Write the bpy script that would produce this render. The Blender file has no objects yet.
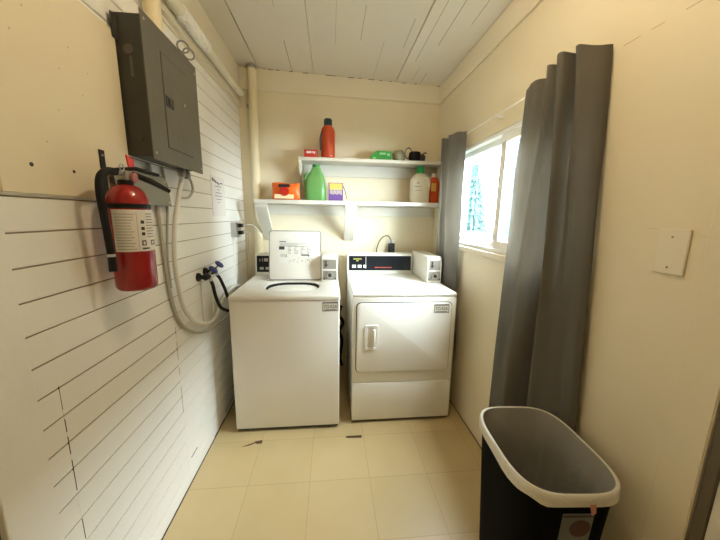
import bpy, bmesh, math, random
from mathutils import Vector, Matrix
random.seed(7)
C = bpy.context.scene.collection
PI = math.pi

# ------------------------------------------------------------------ materials
def srgb(r, g, b):
    f = lambda c: (c/255/12.92) if c/255 <= .04045 else ((c/255+.055)/1.055)**2.4
    return (f(r), f(g), f(b), 1)

def mat(name, col, rough=.5, metal=0, bump=0, bscale=60, vary=0, vscale=4, coat=0, emit=None, estr=0,
        trans=0, ior=1.45, alpha=1, spec=.5):
    m = bpy.data.materials.new(name); m.use_nodes = True
    nt = m.node_tree; b = nt.nodes['Principled BSDF']
    b.inputs['Base Color'].default_value = col
    b.inputs['Roughness'].default_value = rough
    b.inputs['Metallic'].default_value = metal
    b.inputs['IOR'].default_value = ior
    b.inputs['Coat Weight'].default_value = coat
    b.inputs['Transmission Weight'].default_value = trans
    b.inputs['Alpha'].default_value = alpha
    b.inputs['Specular IOR Level'].default_value = spec
    if emit: b.inputs['Emission Color'].default_value = emit; b.inputs['Emission Strength'].default_value = estr
    tc = nt.nodes.new('ShaderNodeTexCoord')
    if vary:
        n = nt.nodes.new('ShaderNodeTexNoise'); n.inputs['Scale'].default_value = vscale; n.inputs['Detail'].default_value = 5
        nt.links.new(tc.outputs['Object'], n.inputs['Vector'])
        mx = nt.nodes.new('ShaderNodeMix'); mx.data_type = 'RGBA'
        mx.inputs[6].default_value = tuple(c*(1-vary) for c in col[:3])+(1,)
        mx.inputs[7].default_value = tuple(min(1, c*(1+vary)) for c in col[:3])+(1,)
        nt.links.new(n.outputs['Fac'], mx.inputs[0]); nt.links.new(mx.outputs[2], b.inputs['Base Color'])
    if bump:
        n2 = nt.nodes.new('ShaderNodeTexNoise'); n2.inputs['Scale'].default_value = bscale; n2.inputs['Detail'].default_value = 4
        nt.links.new(tc.outputs['Object'], n2.inputs['Vector'])
        bp = nt.nodes.new('ShaderNodeBump'); bp.inputs['Strength'].default_value = bump; bp.inputs['Distance'].default_value = .01
        nt.links.new(n2.outputs['Fac'], bp.inputs['Height']); nt.links.new(bp.outputs['Normal'], b.inputs['Normal'])
    return m

M = {}
M['wall'] = mat('painted_plaster', (.76, .68, .51, 1), .5, bump=.12, bscale=18, vary=.03, vscale=3)
M['siding'] = mat('painted_siding', (.86, .85, .82, 1), .42, bump=.15, bscale=25, vary=.03, vscale=5)
M['ceil'] = mat('ceiling_paint', (.76, .71, .61, 1), .6, bump=.15, bscale=12, vary=.05, vscale=3)
M['trim'] = mat('trim_paint', (.76, .69, .55, 1), .4, bump=.06, bscale=20, vary=.03)
M['shelfp'] = mat('shelf_paint', (.66, .63, .55, 1), .4, bump=.06, bscale=20, vary=.03)
M['crack'] = mat('crack_dark', (.05, .035, .025, 1), .9)
M['groove'] = mat('groove_shade_brown', (.25, .21, .15, 1), .8)  # brown standing in for shade between siding boards; also ceiling gaps, plate screws
M['enamel'] = mat('white_enamel', (.79, .77, .71, 1), .42, coat=.0, bump=.02, bscale=300)
M['plasticw'] = mat('white_plastic', (.80, .78, .73, 1), .35)
M['steel'] = mat('steel', (.55, .54, .52, 1), .3, 1)
M['greymet'] = mat('grey_metal', (.40, .38, .34, 1), .42, .6)
M['panel'] = mat('panel_grey', (.125, .120, .100, 1), .38, .1, bump=.1, bscale=40, vary=.18, vscale=9)
M['paneldark'] = mat('panel_box_grey', (.05, .047, .038, 1), .45, .2, bump=.1, bscale=40, vary=.4, vscale=14)
M['black'] = mat('black_plastic', (.008, .008, .008, 1), .5, spec=.35)
M['rubber'] = mat('black_rubber', (.009, .0085, .008, 1), .6, spec=.3)
M['glossblack'] = mat('console_black', (.012, .014, .018, 1), .18)
M['red'] = mat('red_enamel', (.30, .006, .008, 1), .22, coat=.5)
M['redtag'] = mat('red_plastic', (.75, .03, .02, 1), .4)
M['paper'] = mat('white_paper', (.80, .77, .76, 1), .7)
M['ink'] = mat('ink', (.05, .05, .05, 1), .7)
M['inkgrey'] = mat('ink_grey', (.28, .27, .26, 1), .7)
M['curtain'] = mat('grey_curtain', (.235, .215, .185, 1), .75, bump=.25, bscale=500, vary=.12, vscale=6)
M['conduit'] = mat('conduit_cream', (.80, .79, .74, 1), .45)
M['cable'] = mat('cable_grey', (.45, .43, .37, 1), .5)
M['pipe'] = mat('painted_pipe', (.76, .67, .46, 1), .38, bump=.05, bscale=30)
M['pipew'] = mat('painted_pipe_white', (.74, .70, .56, 1), .4, bump=.15, bscale=30)
M['blue'] = mat('blue_plastic', (.025, .035, .20, 1), .4)
M['binblack'] = mat('bin_black', (.005, .005, .005, 1), .8, spec=.06)
M['vinyl'] = mat('vinyl_white', (.86, .86, .84, 1), .35)
M['cap_green'] = mat('green_cap', (.01, .3, .07, 1), .4)
M['jugw'] = mat('milky_plastic', (.78, .74, .62, 1), .4)
M['jugg'] = mat('green_plastic', (.17, .42, .12, 1), .3, trans=.3)
M['orange'] = mat('orange_film', (.75, .14, .015, 1), .35)
M['orangered'] = mat('orange_red', (.62, .09, .02, 1), .35)
M['redlogo'] = mat('red_print', (.5, .02, .01, 1), .4)
M['navy'] = mat('dark_print', (.02, .02, .03, 1), .4)
M['redbot'] = mat('red_bottle', (.50, .06, .015, 1), .35)
M['teal'] = mat('dark_teal', (.01, .05, .06, 1), .4)
M['redbox'] = mat('red_card', (.5, .035, .02, 1), .45)
M['yellow'] = mat('yellow_print', (.8, .5, .12, 1), .5)
M['purple'] = mat('purple_print', (.13, .06, .24, 1), .5)
M['greencard'] = mat('green_card', (.02, .26, .03, 1), .45)
M['greenl'] = mat('light_green_print', (.25, .55, .25, 1), .45)
M['clear'] = mat('clear_plastic', (.75, .75, .5, 1), .15, trans=.7)
M['glass'] = None
M['lampglow'] = mat('lamp_glass', (1, .9, .75, 1), .4, emit=(1, .81, .53, 1), estr=104)
M['brown'] = mat('weatherstrip', (.12, .095, .06, 1), .6)
M['doorp'] = mat('door_paint', (.70, .66, .56, 1), .45, bump=.05, bscale=12)
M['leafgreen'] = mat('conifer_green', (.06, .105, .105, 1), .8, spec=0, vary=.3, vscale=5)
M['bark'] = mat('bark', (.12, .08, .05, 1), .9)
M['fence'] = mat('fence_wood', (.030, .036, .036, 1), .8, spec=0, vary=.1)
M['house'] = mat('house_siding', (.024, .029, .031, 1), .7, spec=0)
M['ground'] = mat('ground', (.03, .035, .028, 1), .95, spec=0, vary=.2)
M['interior'] = mat('drum_steel', (.6, .57, .5, 1), .35, .7)

# window glass: thin, lets light through
g = bpy.data.materials.new('window_glass'); g.use_nodes = True; nt = g.node_tree
nt.nodes.remove(nt.nodes['Principled BSDF'])
tr = nt.nodes.new('ShaderNodeBsdfTransparent'); tr.inputs[0].default_value = (.93, .97, .97, 1)
gl = nt.nodes.new('ShaderNodeBsdfGlossy'); gl.inputs['Roughness'].default_value = .02
mx = nt.nodes.new('ShaderNodeMixShader'); mx.inputs[0].default_value = .05
nt.links.new(tr.outputs[0], mx.inputs[1]); nt.links.new(gl.outputs[0], mx.inputs[2])
nt.links.new(mx.outputs[0], nt.nodes['Material Output'].inputs['Surface']); M['glass'] = g

# bin liner: thin translucent film
g = bpy.data.materials.new('liner_film'); g.use_nodes = True; nt = g.node_tree
b = nt.nodes['Principled BSDF']; b.inputs['Base Color'].default_value = (.72, .69, .62, 1); b.inputs['Roughness'].default_value = .35
tr = nt.nodes.new('ShaderNodeBsdfTransparent'); tr.inputs[0].default_value = (.95, .93, .88, 1)
mx = nt.nodes.new('ShaderNodeMixShader'); mx.inputs[0].default_value = .42
n = nt.nodes.new('ShaderNodeTexNoise'); n.inputs['Scale'].default_value = 14; n.inputs['Detail'].default_value = 4
tc = nt.nodes.new('ShaderNodeTexCoord'); nt.links.new(tc.outputs['Object'], n.inputs['Vector'])
bp = nt.nodes.new('ShaderNodeBump'); bp.inputs['Strength'].default_value = .7; bp.inputs['Distance'].default_value = .02
nt.links.new(n.outputs['Fac'], bp.inputs['Height']); nt.links.new(bp.outputs['Normal'], b.inputs['Normal'])
nt.links.new(tr.outputs[0], mx.inputs[1]); nt.links.new(b.outputs[0], mx.inputs[2])
nt.links.new(mx.outputs[0], nt.nodes['Material Output'].inputs['Surface']); M['liner'] = g
g2 = g.copy(); g2.name = 'liner_film_folded'; M['linerrim'] = g2
for nd in g2.node_tree.nodes:
    if nd.type == 'MIX_SHADER': nd.inputs[0].default_value = .93

# floor tiles: vinyl squares with thin seams
def tile_mat():
    m = bpy.data.materials.new('vinyl_tile'); m.use_nodes = True; nt = m.node_tree; b = nt.nodes['Principled BSDF']
    N = nt.nodes.new; L = nt.links.new
    geo = N('ShaderNodeNewGeometry'); sep = N('ShaderNodeSeparateXYZ'); L(geo.outputs['Position'], sep.inputs[0])
    def math_(op, a, b_=None):
        n = N('ShaderNodeMath'); n.operation = op
        for i, v in enumerate((a, b_)):
            if v is None: continue
            if isinstance(v, (int, float)): n.inputs[i].default_value = v
            else: L(v, n.inputs[i])
        return n.outputs[0]
    def cell(out, off):
        s = math_('DIVIDE', math_('SUBTRACT', out, off), .32)
        fl = math_('FLOOR', s); fr = math_('SUBTRACT', s, fl)
        d = math_('MINIMUM', fr, math_('SUBTRACT', 1.0, fr))
        return fl, d
    fx, dx = cell(sep.outputs[0], -.112); fy, dy = cell(sep.outputs[1], 1.38)
    seam = math_('MINIMUM', dx, dy)
    line = math_('LESS_THAN', seam, .0045)
    comb = N('ShaderNodeCombineXYZ'); L(fx, comb.inputs[0]); L(fy, comb.inputs[1])
    wn = N('ShaderNodeTexWhiteNoise'); L(comb.outputs[0], wn.inputs[0])
    no = N('ShaderNodeTexNoise'); no.inputs['Scale'].default_value = 5; no.inputs['Detail'].default_value = 6; L(geo.outputs['Position'], no.inputs['Vector'])
    v = math_('ADD', math_('MULTIPLY', wn.outputs[0], .35), math_('MULTIPLY', no.outputs['Fac'], .65))
    mx = N('ShaderNodeMix'); mx.data_type = 'RGBA'; mx.inputs[6].default_value = (.47, .355, .175, 1); mx.inputs[7].default_value = (.58, .455, .25, 1); L(v, mx.inputs[0])
    m2 = N('ShaderNodeMix'); m2.data_type = 'RGBA'; m2.inputs[7].default_value = (.20, .14, .07, 1); L(mx.outputs[2], m2.inputs[6]); L(math_('MULTIPLY', line, .42), m2.inputs[0])
    L(m2.outputs[2], b.inputs['Base Color']); b.inputs['Roughness'].default_value = .34
    bp = N('ShaderNodeBump'); bp.inputs['Strength'].default_value = .08; bp.inputs['Distance'].default_value = .01; L(no.outputs['Fac'], bp.inputs['Height']); L(bp.outputs['Normal'], b.inputs['Normal'])
    return m
M['tile'] = tile_mat()

# ------------------------------------------------------------------ helpers
class MB:
    def __init__(s): s.bm = bmesh.new()
    def box(s, a, b, bev=0, seg=2, rot=None, piv=None):
        a, b = Vector(a), Vector(b); c = (a+b)/2; d = b-a
        t = bmesh.new(); bmesh.ops.create_cube(t, size=1)
        bmesh.ops.scale(t, vec=[abs(v) for v in d], verts=t.verts)
        if bev: bmesh.ops.bevel(t, geom=list(t.edges), offset=bev, segments=seg, affect='EDGES', profile=.5)
        bmesh.ops.translate(t, vec=c, verts=t.verts)
        if rot: bmesh.ops.rotate(t, cent=Vector(piv) if piv else c, matrix=rot, verts=t.verts)
        s.merge(t); return s
    def merge(s, t):
        me = bpy.data.meshes.new('tmp'); t.to_mesh(me); s.bm.from_mesh(me); bpy.data.meshes.remove(me); t.free()
    def poly(s, pts, faces):
        vs = [s.bm.verts.new(p) for p in pts]
        for f in faces: s.bm.faces.new([vs[i] for i in f])
        return s
    def prism(s, pts, vec, bev=0):
        """closed polygon pts (3D) extruded along vec"""
        t = bmesh.new(); vec = Vector(vec)
        a = [t.verts.new(p) for p in pts]; b = [t.verts.new(Vector(p)+vec) for p in pts]
        n = len(pts); t.faces.new(a[::-1]); t.faces.new(b)
        for i in range(n): t.faces.new((a[i], a[(i+1) % n], b[(i+1) % n], b[i]))
        bmesh.ops.recalc_face_normals(t, faces=t.faces)
        if bev: bmesh.ops.bevel(t, geom=list(t.edges), offset=bev, segments=2, affect='EDGES', profile=.5)
        s.merge(t); return s
    def lathe(s, prof, o=(0, 0, 0), n=32, axis='Z', close=True):
        """prof list of (r,h) from bottom to top around axis at o"""
        o = Vector(o); rings = []
        def P(r, h, a):
            c, q = r*math.cos(a), r*math.sin(a)
            return o+{'Z': Vector((c, q, h)), 'X': Vector((h, c, q)), 'Y': Vector((q, h, c))}[axis]
        t = bmesh.new()
        for r, h in prof: rings.append([t.verts.new(P(r, h, 2*PI*k/n)) for k in range(n)])
        for A, B in zip(rings, rings[1:]):
            for k in range(n): t.faces.new((A[k], A[(k+1) % n], B[(k+1) % n], B[k]))
        if close: t.faces.new(rings[0][::-1]); t.faces.new(rings[-1])
        bmesh.ops.recalc_face_normals(t, faces=t.faces)
        s.merge(t); return s
    def tube(s, pts, r, n=12, smooth=8, ripple=None, cap=True):
        P = [Vector(p) for p in pts]
        if smooth and len(P) > 2:
            Q = []
            for i in range(len(P)-1):
                p0 = P[max(i-1, 0)]; p1 = P[i]; p2 = P[i+1]; p3 = P[min(i+2, len(P)-1)]
                for k in range(smooth):
                    t = k/smooth
                    Q.append(.5*((2*p1)+(-p0+p2)*t+(2*p0-5*p1+4*p2-p3)*t*t+(-p0+3*p1-3*p2+p3)*t**3))
            Q.append(P[-1]); P = Q
        if ripple:
            step, amp = ripple; Q = []; acc = 0
            L = [0]
            for i in range(1, len(P)): L.append(L[-1]+(P[i]-P[i-1]).length)
            m = int(L[-1]/(step/2)); j = 0
            for k in range(m+1):
                d = L[-1]*k/m
                while j < len(L)-2 and L[j+1] < d: j += 1
                f = (d-L[j])/max(L[j+1]-L[j], 1e-9); Q.append(P[j].lerp(P[j+1], min(max(f, 0), 1)))
            P = Q
        t = bmesh.new(); rings = []; up = None
        for i, p in enumerate(P):
            d = (P[min(i+1, len(P)-1)]-P[max(i-1, 0)]).normalized()
            if up is None: up = d.orthogonal().normalized()
            up = (up-d*up.dot(d)).normalized(); v = d.cross(up)
            rr = r[min(i, len(r)-1)] if isinstance(r, (list, tuple)) else r
            if ripple: rr = rr+(ripple[1] if i % 2 else -ripple[1])
            rings.append([t.verts.new(p+up*rr*math.cos(2*PI*k/n)+v*rr*math.sin(2*PI*k/n)) for k in range(n)])
        for A, B in zip(rings, rings[1:]):
            for k in range(n): t.faces.new((A[k], A[(k+1) % n], B[(k+1) % n], B[k]))
        if cap: t.faces.new(rings[0][::-1]); t.faces.new(rings[-1])
        bmesh.ops.recalc_face_normals(t, faces=t.faces)
        s.merge(t); return s
    def torus(s, o, R, r, rot=None, n=32, m=10, sx=1, sy=1):
        t = bmesh.new(); rings = []
        for i in range(n):
            a = 2*PI*i/n; rings.append([t.verts.new(((R+r*math.cos(2*PI*k/m))*math.cos(a)*sx, (R+r*math.cos(2*PI*k/m))*math.sin(a)*sy, r*math.sin(2*PI*k/m))) for k in range(m)])
        for i in range(n):
            A, B = rings[i], rings[(i+1) % n]
            for k in range(m): t.faces.new((A[k], B[k], B[(k+1) % m], A[(k+1) % m]))
        if rot: bmesh.ops.rotate(t, cent=(0, 0, 0), matrix=rot, verts=t.verts)
        bmesh.ops.translate(t, vec=Vector(o), verts=t.verts); s.merge(t); return s
    def loft(s, rings, cap0=True, cap1=True):
        t = bmesh.new(); R = [[t.verts.new(p) for p in r] for r in rings]; n = len(R[0])
        for A, B in zip(R, R[1:]):
            for k in range(n): t.faces.new((A[k], A[(k+1) % n], B[(k+1) % n], B[k]))
        if cap0: t.faces.new(R[0][::-1])
        if cap1: t.faces.new(R[-1])
        bmesh.ops.recalc_face_normals(t, faces=t.faces)
        s.merge(t); return s
    def rot(s, mtx, piv): bmesh.ops.rotate(s.bm, cent=Vector(piv), matrix=mtx, verts=s.bm.verts); return s
    def build(s, name, m, parent=None, smooth=False, angle=40):
        me = bpy.data.meshes.new(name)
        if not smooth: pass
        s.bm.to_mesh(me); s.bm.free(); me.materials.append(m)
        if smooth:
            me.polygons.foreach_set('use_smooth', [True]*len(me.polygons))
            try: me.set_sharp_from_angle(angle=math.radians(angle))
            except Exception: pass
        o = bpy.data.objects.new(name, me); C.objects.link(o)
        if parent is not None:
            o.parent = parent; o.matrix_parent_inverse = parent.matrix_world.inverted()
            o.matrix_parent_inverse = Matrix.Translation(-world_loc(parent))
        return o

def world_loc(o):
    v = Vector(o.location)
    if o.parent: v = v+world_loc(o.parent)+o.matrix_parent_inverse.translation
    return v

def thing(name, label, cat, loc=(0, 0, 0), group=None):
    o = bpy.data.objects.new(name, None); C.objects.link(o); o.location = loc; o.empty_display_size = .05
    o['label'] = label; o['category'] = cat
    if group: o['group'] = group
    return o
def tag(o, label, cat, group=None):
    o['label'] = label; o['category'] = cat
    if group: o['group'] = group
    return o
def struct(o): o['kind'] = 'structure'; return o
def Rx(a): return Matrix.Rotation(a, 3, 'X')
def Ry(a): return Matrix.Rotation(a, 3, 'Y')
def Rz(a): return Matrix.Rotation(a, 3, 'Z')
def rrect(cx, cy, w, d, r, z, n=6, rot=0):
    pts = []
    for qx, qy, a0 in ((1, 1, 0), (-1, 1, PI/2), (-1, -1, PI), (1, -1, 1.5*PI)):
        for k in range(n+1):
            a = a0+PI/2*k/n
            x = qx*(w/2-r)+r*math.cos(a); y = qy*(d/2-r)+r*math.sin(a)
            pts.append((cx+x*math.cos(rot)-y*math.sin(rot), cy+x*math.sin(rot)+y*math.cos(rot), z))
    return pts
def circ(cx, cy, r, z, n=32, sx=1, sy=1): return [(cx+r*sx*math.cos(2*PI*k/n), cy+r*sy*math.sin(2*PI*k/n), z) for k in range(n)]
def text(name, s, size, loc, rot, m, parent, sx=1):
    cu = bpy.data.curves.new(name, 'FONT'); cu.body = s; cu.size = size; cu.align_x = 'CENTER'; cu.align_y = 'CENTER'; cu.extrude = .0004
    to = bpy.data.objects.new('t', cu); C.objects.link(to)
    dg = bpy.context.evaluated_depsgraph_get(); me = bpy.data.meshes.new_from_object(to.evaluated_get(dg))
    bpy.data.objects.remove(to); me.materials.clear(); me.materials.append(m)
    me.transform(Matrix.Translation(loc) @ rot.to_4x4() @ Matrix.Diagonal((sx, 1, 1, 1)))
    o = bpy.data.objects.new(name, me); C.objects.link(o)
    if parent is not None: o.parent = parent; o.matrix_parent_inverse = Matrix.Translation(-world_loc(parent))
    return o
FRONT = Rx(PI/2)          # text facing -y

# ------------------------------------------------------------------ room
XL, XR, YB, YF = -.733, .923, 2.658, -1.0
ZL, ZR = 2.535, 2.478      # ceiling heights left / right
T = .12
# floor
struct(MB().box((XL-.3, YF-.1, -.1), (XR+.3, YB+T, 0)).build('floor', M['tile']))
# chipped spots on the floor
def flat(pts, z, h=.0012): return MB().prism([(x, y, z) for x, y in pts], (0, 0, h))
chip = flat([(-.475, 1.695), (-.458, 1.675), (-.425, 1.678), (-.43, 1.705)], 0)
chip.prism([(-.545, 1.655, 0), (-.50, 1.665, 0), (-.46, 1.685, 0), (-.47, 1.69, 0), (-.51, 1.672, 0)], (0, 0, .001))
struct(chip.build('trim_1', mat('tile_damage', (.09, .045, .02, 1), .9)))
struct(flat([(.09, 1.69), (.105, 1.682), (.195, 1.678), (.198, 1.70), (.105, 1.70)], 0).build('trim_2', bpy.data.materials['tile_damage']))

# ceiling: boards running along y, narrow gaps
cb = MB(); edges = [XL-.1, -.567, -.137, .533, XR+.1]
gaps = {1: .0035, 2: .0014, 3: .0035}
def zc(x): return ZL+(ZR-ZL)*(x-XL)/(XR-XL)
for i in range(len(edges)-1):
    a = edges[i]+gaps.get(i, 0); b = edges[i+1]-gaps.get(i+1, 0)
    dz = random.uniform(-.0008, .0008)
    cb.prism([(a, YF, zc(a)+dz), (b, YF, zc(b)+dz), (b, YF, zc(b)+.03), (a, YF, zc(a)+.03)], (0, YB+.1-YF, 0))
ceil = struct(cb.build('ceiling', M['ceil']))
MB().prism([(XL-.2, YF, ZL+.03), (XR+.2, YF, ZR+.024), (XR+.2, YF, ZR+.08), (XL-.2, YF, ZL+.08)], (0, YB+.1-YF, 0)).build('ceiling_backing', M['groove'], ceil)
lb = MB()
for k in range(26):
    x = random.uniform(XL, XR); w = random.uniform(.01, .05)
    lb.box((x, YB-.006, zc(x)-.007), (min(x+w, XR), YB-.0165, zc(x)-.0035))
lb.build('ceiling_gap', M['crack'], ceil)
pb_ = MB()
for x, ya, yb, w_ in ((-.305, 2.22, 2.64, .0018), (-.31, 1.6, 1.9, .001), (.19, 1.8, 2.12, .0011), (.475, 1.86, 2.15, .0012), (.60, 1.3, 2.3, .0013), (.688, 1.55, 2.08, .0016), (.732, 2.45, 2.64, .0014), (.80, 1.5, 1.85, .0014), (.03, 1.5, 2.2, .0007), (.655, 2.38, 2.6, .0009), (.34, 2.1, 2.6, .0006)):
    pb_.box((x-w_, ya, zc(x)-.0012), (x+w_, yb, zc(x)+.002))
pb_.build('board_crack', mat('ceiling_crack', (.28, .25, .19, 1), .9), ceil)

# back wall
wb = struct(MB().box((XL-T, YB, 0), (XR+T, YB+T, 2.6)).build('wall_back', M['wall']))
tb = MB().prism([(XL+.001, YB-.016, ZR-.108), (XR-.001, YB-.016, ZR-.14), (XR-.001, YB-.016, ZR-.001), (XL+.001, YB-.016, ZL-.001)], (0, .0155, 0), .002)
struct(tb.build('trim_3', M['trim']))
# front wall behind the camera
struct(MB().box((XL-T, YF-T, 0), (XR+T, YF, 2.6)).build('wall_front', M['wall']))

# left wall: grooved siding boards
wl = MB(); z = 1.345-.0841*16; rows = [0.0]
zz = 1.345
lows = []
while zz > .03: lows.append(zz); zz -= .0841
ups = [1.429+.0835*k for k in range(0, 14)]
zs = sorted(lows+[u for u in ups if u < 2.6])
prev = 0.0
def board(z0, z1, y0, y1, m, g=.0042, d=.006, gap=.003):
    z1 -= gap
    # one board with chamfered lower edge, face at XL
    m.prism([(XL-.02, y0, z0), (XL-d, y0, z0+.0005), (XL-.0003, y0, z0+g), (XL, y0, z0+g+.002), (XL, y0, z1-.0012), (XL-.001, y0, z1), (XL-.02, y0, z1)], (0, y1-y0, 0))
for z in zs+[2.60]:
    if z <= .93: cuts = [.7487, .811, 1.415, YB]
    else: cuts = [.7487, 1.41, YB]
    for a, b in zip(cuts, cuts[1:]):
        far = a > 1.3
        e = .0006
        board(prev, z, a+(e if a > .75 else 0), b-(e if b < YB else 0), wl, g=.0015 if far else .002, d=.0015 if far else .002, gap=(.0011 if z < .93 else .0026) if far else .0033)
    prev = z
wl = struct(wl.build('wall_left', M['siding']))
MB().box((XL-T, .7487, 0), (XL-.003, YB, 2.6)).build('wall_backing', M['groove'], wl)  # dark sheet close behind the board faces, painting shadow lines into the gaps
MB().box((XL-T, YF, 2.06), (XL-.0, .7487, 2.6)).build('wall_header', M['wall'], wl)
MB().box((XL-T, YF, 0), (XL, -.28, 2.06)).build('wall_section', M['wall'], wl)
cr = MB()
for (y, za, zb) in ((.811, .86, .93), (.812, .79, .83), (.812, .72, .775), (.812, .60, .70), (.812, .43, .5), (1.4155, .83, .868), (1.4155, .70, .79), (1.4155, .62, .66), (1.4155, .42, .56)):
    cr.box((XL-.003, y-.0006, za), (XL+.0004, y+.0008, zb))
for (ya, yb, z) in ((1.95, 2.12, .043), (2.18, 2.38, .006), (1.75, 1.92, .006), (1.45, 1.52, .128), (2.10, 2.2, .127)):
    cr.box((XL-.003, ya, z-.002), (XL+.0007, yb, z+.003))
cr.box((XL-.004, .80, 1.9925), (XL+.003, 1.20, 1.9965)); cr.box((XL-.008, .9, 2.0805), (XL-.001, 1.45, 2.0885))
cr.build('wall_crack', M['crack'], wl)

# casing at the near end of the left wall and the door beyond it
struct(MB().box((XL-.03, .632, 0), (XL+.004, .7487, 2.06), .003).build('trim_4', M['siding']))
d2 = struct(MB().box((XL-.06, -.28, .005), (XL-.02, .607, 2.05), .002).build('door_2', M['doorp']))
MB().box((XL-.065, .607, 0), (XL-.012, .632, 2.055)).build('weatherstrip', M['brown'], d2)
MB().lathe([(.012, 0), (.012, .03), (.026, .04), (.028, .055), (.018, .065)], (XL-.02, -.2, 1.0), 20, 'X').build('door_knob', M['steel'], d2, True)

# right wall with window opening and doorway
WY0, WY1, WZ0, WZ1 = 1.16, 2.24, 1.205, 1.872
wr = MB()
for a, b in (((XR, .56, 0), (XR+T, WY0, 2.6)), ((XR, WY1, 0), (XR+T, YB, 2.6)), ((XR, WY0, 0), (XR+T, WY1, WZ0)), ((XR, WY0, WZ1), (XR+T, WY1, 2.6)),
             ((XR, YF, 2.06), (XR+T, .56, 2.6)), ((XR, YF, 0), (XR+T, -.36, 2.06))):
    wr.box(a, b)
wr = struct(wr.build('wall_right', M['wall']))
struct(MB().box((XR-.014, .66, ZR-.142), (XR, YB-.016, ZR-.003), .003).build('trim_5', M['trim']))
struct(MB().box((XR-.003, .562, 0), (XR+.02, .648, 2.06), .002).build('trim_6', M['wall']))
sc = MB()
for a, b in ((.97, .915), (.885, .85), (.80, .755)): sc.box((XR-.0006, b, 1.939), (XR+.002, a, 1.9412))
for a, b, z in ((.795, .765, 1.374), (.668, .64, 1.36), (.70, .66, 1.95)): sc.box((XR-.0005, b, z), (XR+.002, a, z+.0008))
sc.build('wall_crack', mat('faint_seam', (.50, .41, .28, 1), .8), wr)
d1 = struct(MB().box((XR+.006, -.36, .005), (XR+.046, .529, 2.05), .002).build('door_1', M['doorp']))
MB().box((XR+.002, .531, 0), (XR+.065, .556, 2.055), .003).build('weatherstrip', M['brown'], d1)
MB().lathe([(.028, 0), (.028, -.004), (.012, -.01), (.012, -.03), (.026, -.04), (.028, -.055), (.018, -.065)][::-1], (XR+.006, -.28, 1.0), 20, 'X').build('door_knob', M['steel'], d1, True)
# thin dark gap at wall / floor
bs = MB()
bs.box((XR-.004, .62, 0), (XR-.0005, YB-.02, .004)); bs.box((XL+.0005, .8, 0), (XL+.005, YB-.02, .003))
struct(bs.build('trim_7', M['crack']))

# ------------------------------------------------------------------ window
fr = MB()
def frame(m, y0, y1, z0, z1, x0, x1, w, bev=.003, wb=None, wt=None):
    wb = wb or w; wt = wt or w
    m.box((x0, y0, z0), (x1, y1, z0+wb), bev); m.box((x0, y0, z1-wt), (x1, y1, z1), bev)
    m.box((x0, y0, z0+wb), (x1, y0+w, z1-wt), bev); m.box((x0, y1-w, z0+wb), (x1, y1, z1-wt), bev)
frame(fr, WY0+.001, WY1-.001, WZ0+.001, WZ1-.001, XR+.004, XR+.085, .022)
win = struct(fr.build('window_1', M['vinyl']))
s1 = MB(); frame(s1, WY0+.02, 1.655, WZ0+.022, WZ1-.022, XR+.012, XR+.04, .046)
s1 = s1.build('window_sash', M['vinyl'], win)
s2 = MB(); frame(s2, 1.645, WY1-.02, WZ0+.022, WZ1-.022, XR+.045, XR+.072, .034)
s2 = s2.build('window_sash', M['vinyl'], win)
MB().box((XR+.024, WY0+.05, WZ0+.052), (XR+.028, 1.625, WZ1-.052)).build('glass_pane', M['glass'], s1)
MB().box((XR+.057, 1.665, WZ0+.04), (XR+.061, WY1-.035, WZ1-.04)).build('glass_pane', M['glass'], s2)
MB().box((XR+.006, 1.625, 1.28), (XR+.012, 1.64, 1.36), .002).build('sash_latch', M['vinyl'], s1)
gk = MB(); gk.box((XR+.0405, 1.636, WZ0+.045), (XR+.0445, 1.652, WZ1-.045)); gk.box((XR+.0115, 1.603, WZ0+.068), (XR+.018, 1.6095, WZ1-.068)); gk.build('gasket', M['inkgrey'], s1)
sl = MB().box((XR-.012, WY0-.03, WZ0-.036), (XR+.004, WY1+.03, WZ0-.002), .004)
sl.build('window_sill', M['trim'], win)

# ------------------------------------------------------------------ outside
struct(MB().box((XR+T, -6, -.5), (40, 60, -.35)).build('ground', M['ground']))
fe = thing('board_fence', 'pale weathered board fence outside beyond the window', 'fence', (4.2, 8, -.35))
for k in range(60):
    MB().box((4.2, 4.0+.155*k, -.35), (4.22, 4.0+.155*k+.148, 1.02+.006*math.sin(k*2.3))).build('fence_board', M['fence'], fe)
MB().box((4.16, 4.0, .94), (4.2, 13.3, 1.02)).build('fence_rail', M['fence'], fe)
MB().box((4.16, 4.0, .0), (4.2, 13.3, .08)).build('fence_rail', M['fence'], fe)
tr = thing('conifer_tree', 'tall pale green conifer seen through the far window pane', 'tree', (6.3, 13.1, -.35))
MB().tube([(6.3, 13.1, -.35), (6.32, 13.1, 2), (6.3, 13.1, 4.2)], [.12]*8+[.03]*9, 8).build('trunk', M['bark'], tr)
fo = MB()
for k in range(15):
    zb = .1+.255*k; rr_ = 1.0*(1-zb/4.15)+.05; ring = []
    for a in range(30):
        q = rr_*(1 if a % 2 else .62)*random.uniform(.82, 1.12); ring.append((6.3+q*math.cos(a*PI/15), 13.1+q*math.sin(a*PI/15), zb-.12+random.uniform(-.06, .06)))
    fo.loft([ring, [(6.3+(x-6.3)*.55, 13.1+(y-13.1)*.55, zb+.18) for x, y, z in ring], [(6.3+(x-6.3)*.12, 13.1+(y-13.1)*.12, zb+.48) for x, y, z in ring]])
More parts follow.
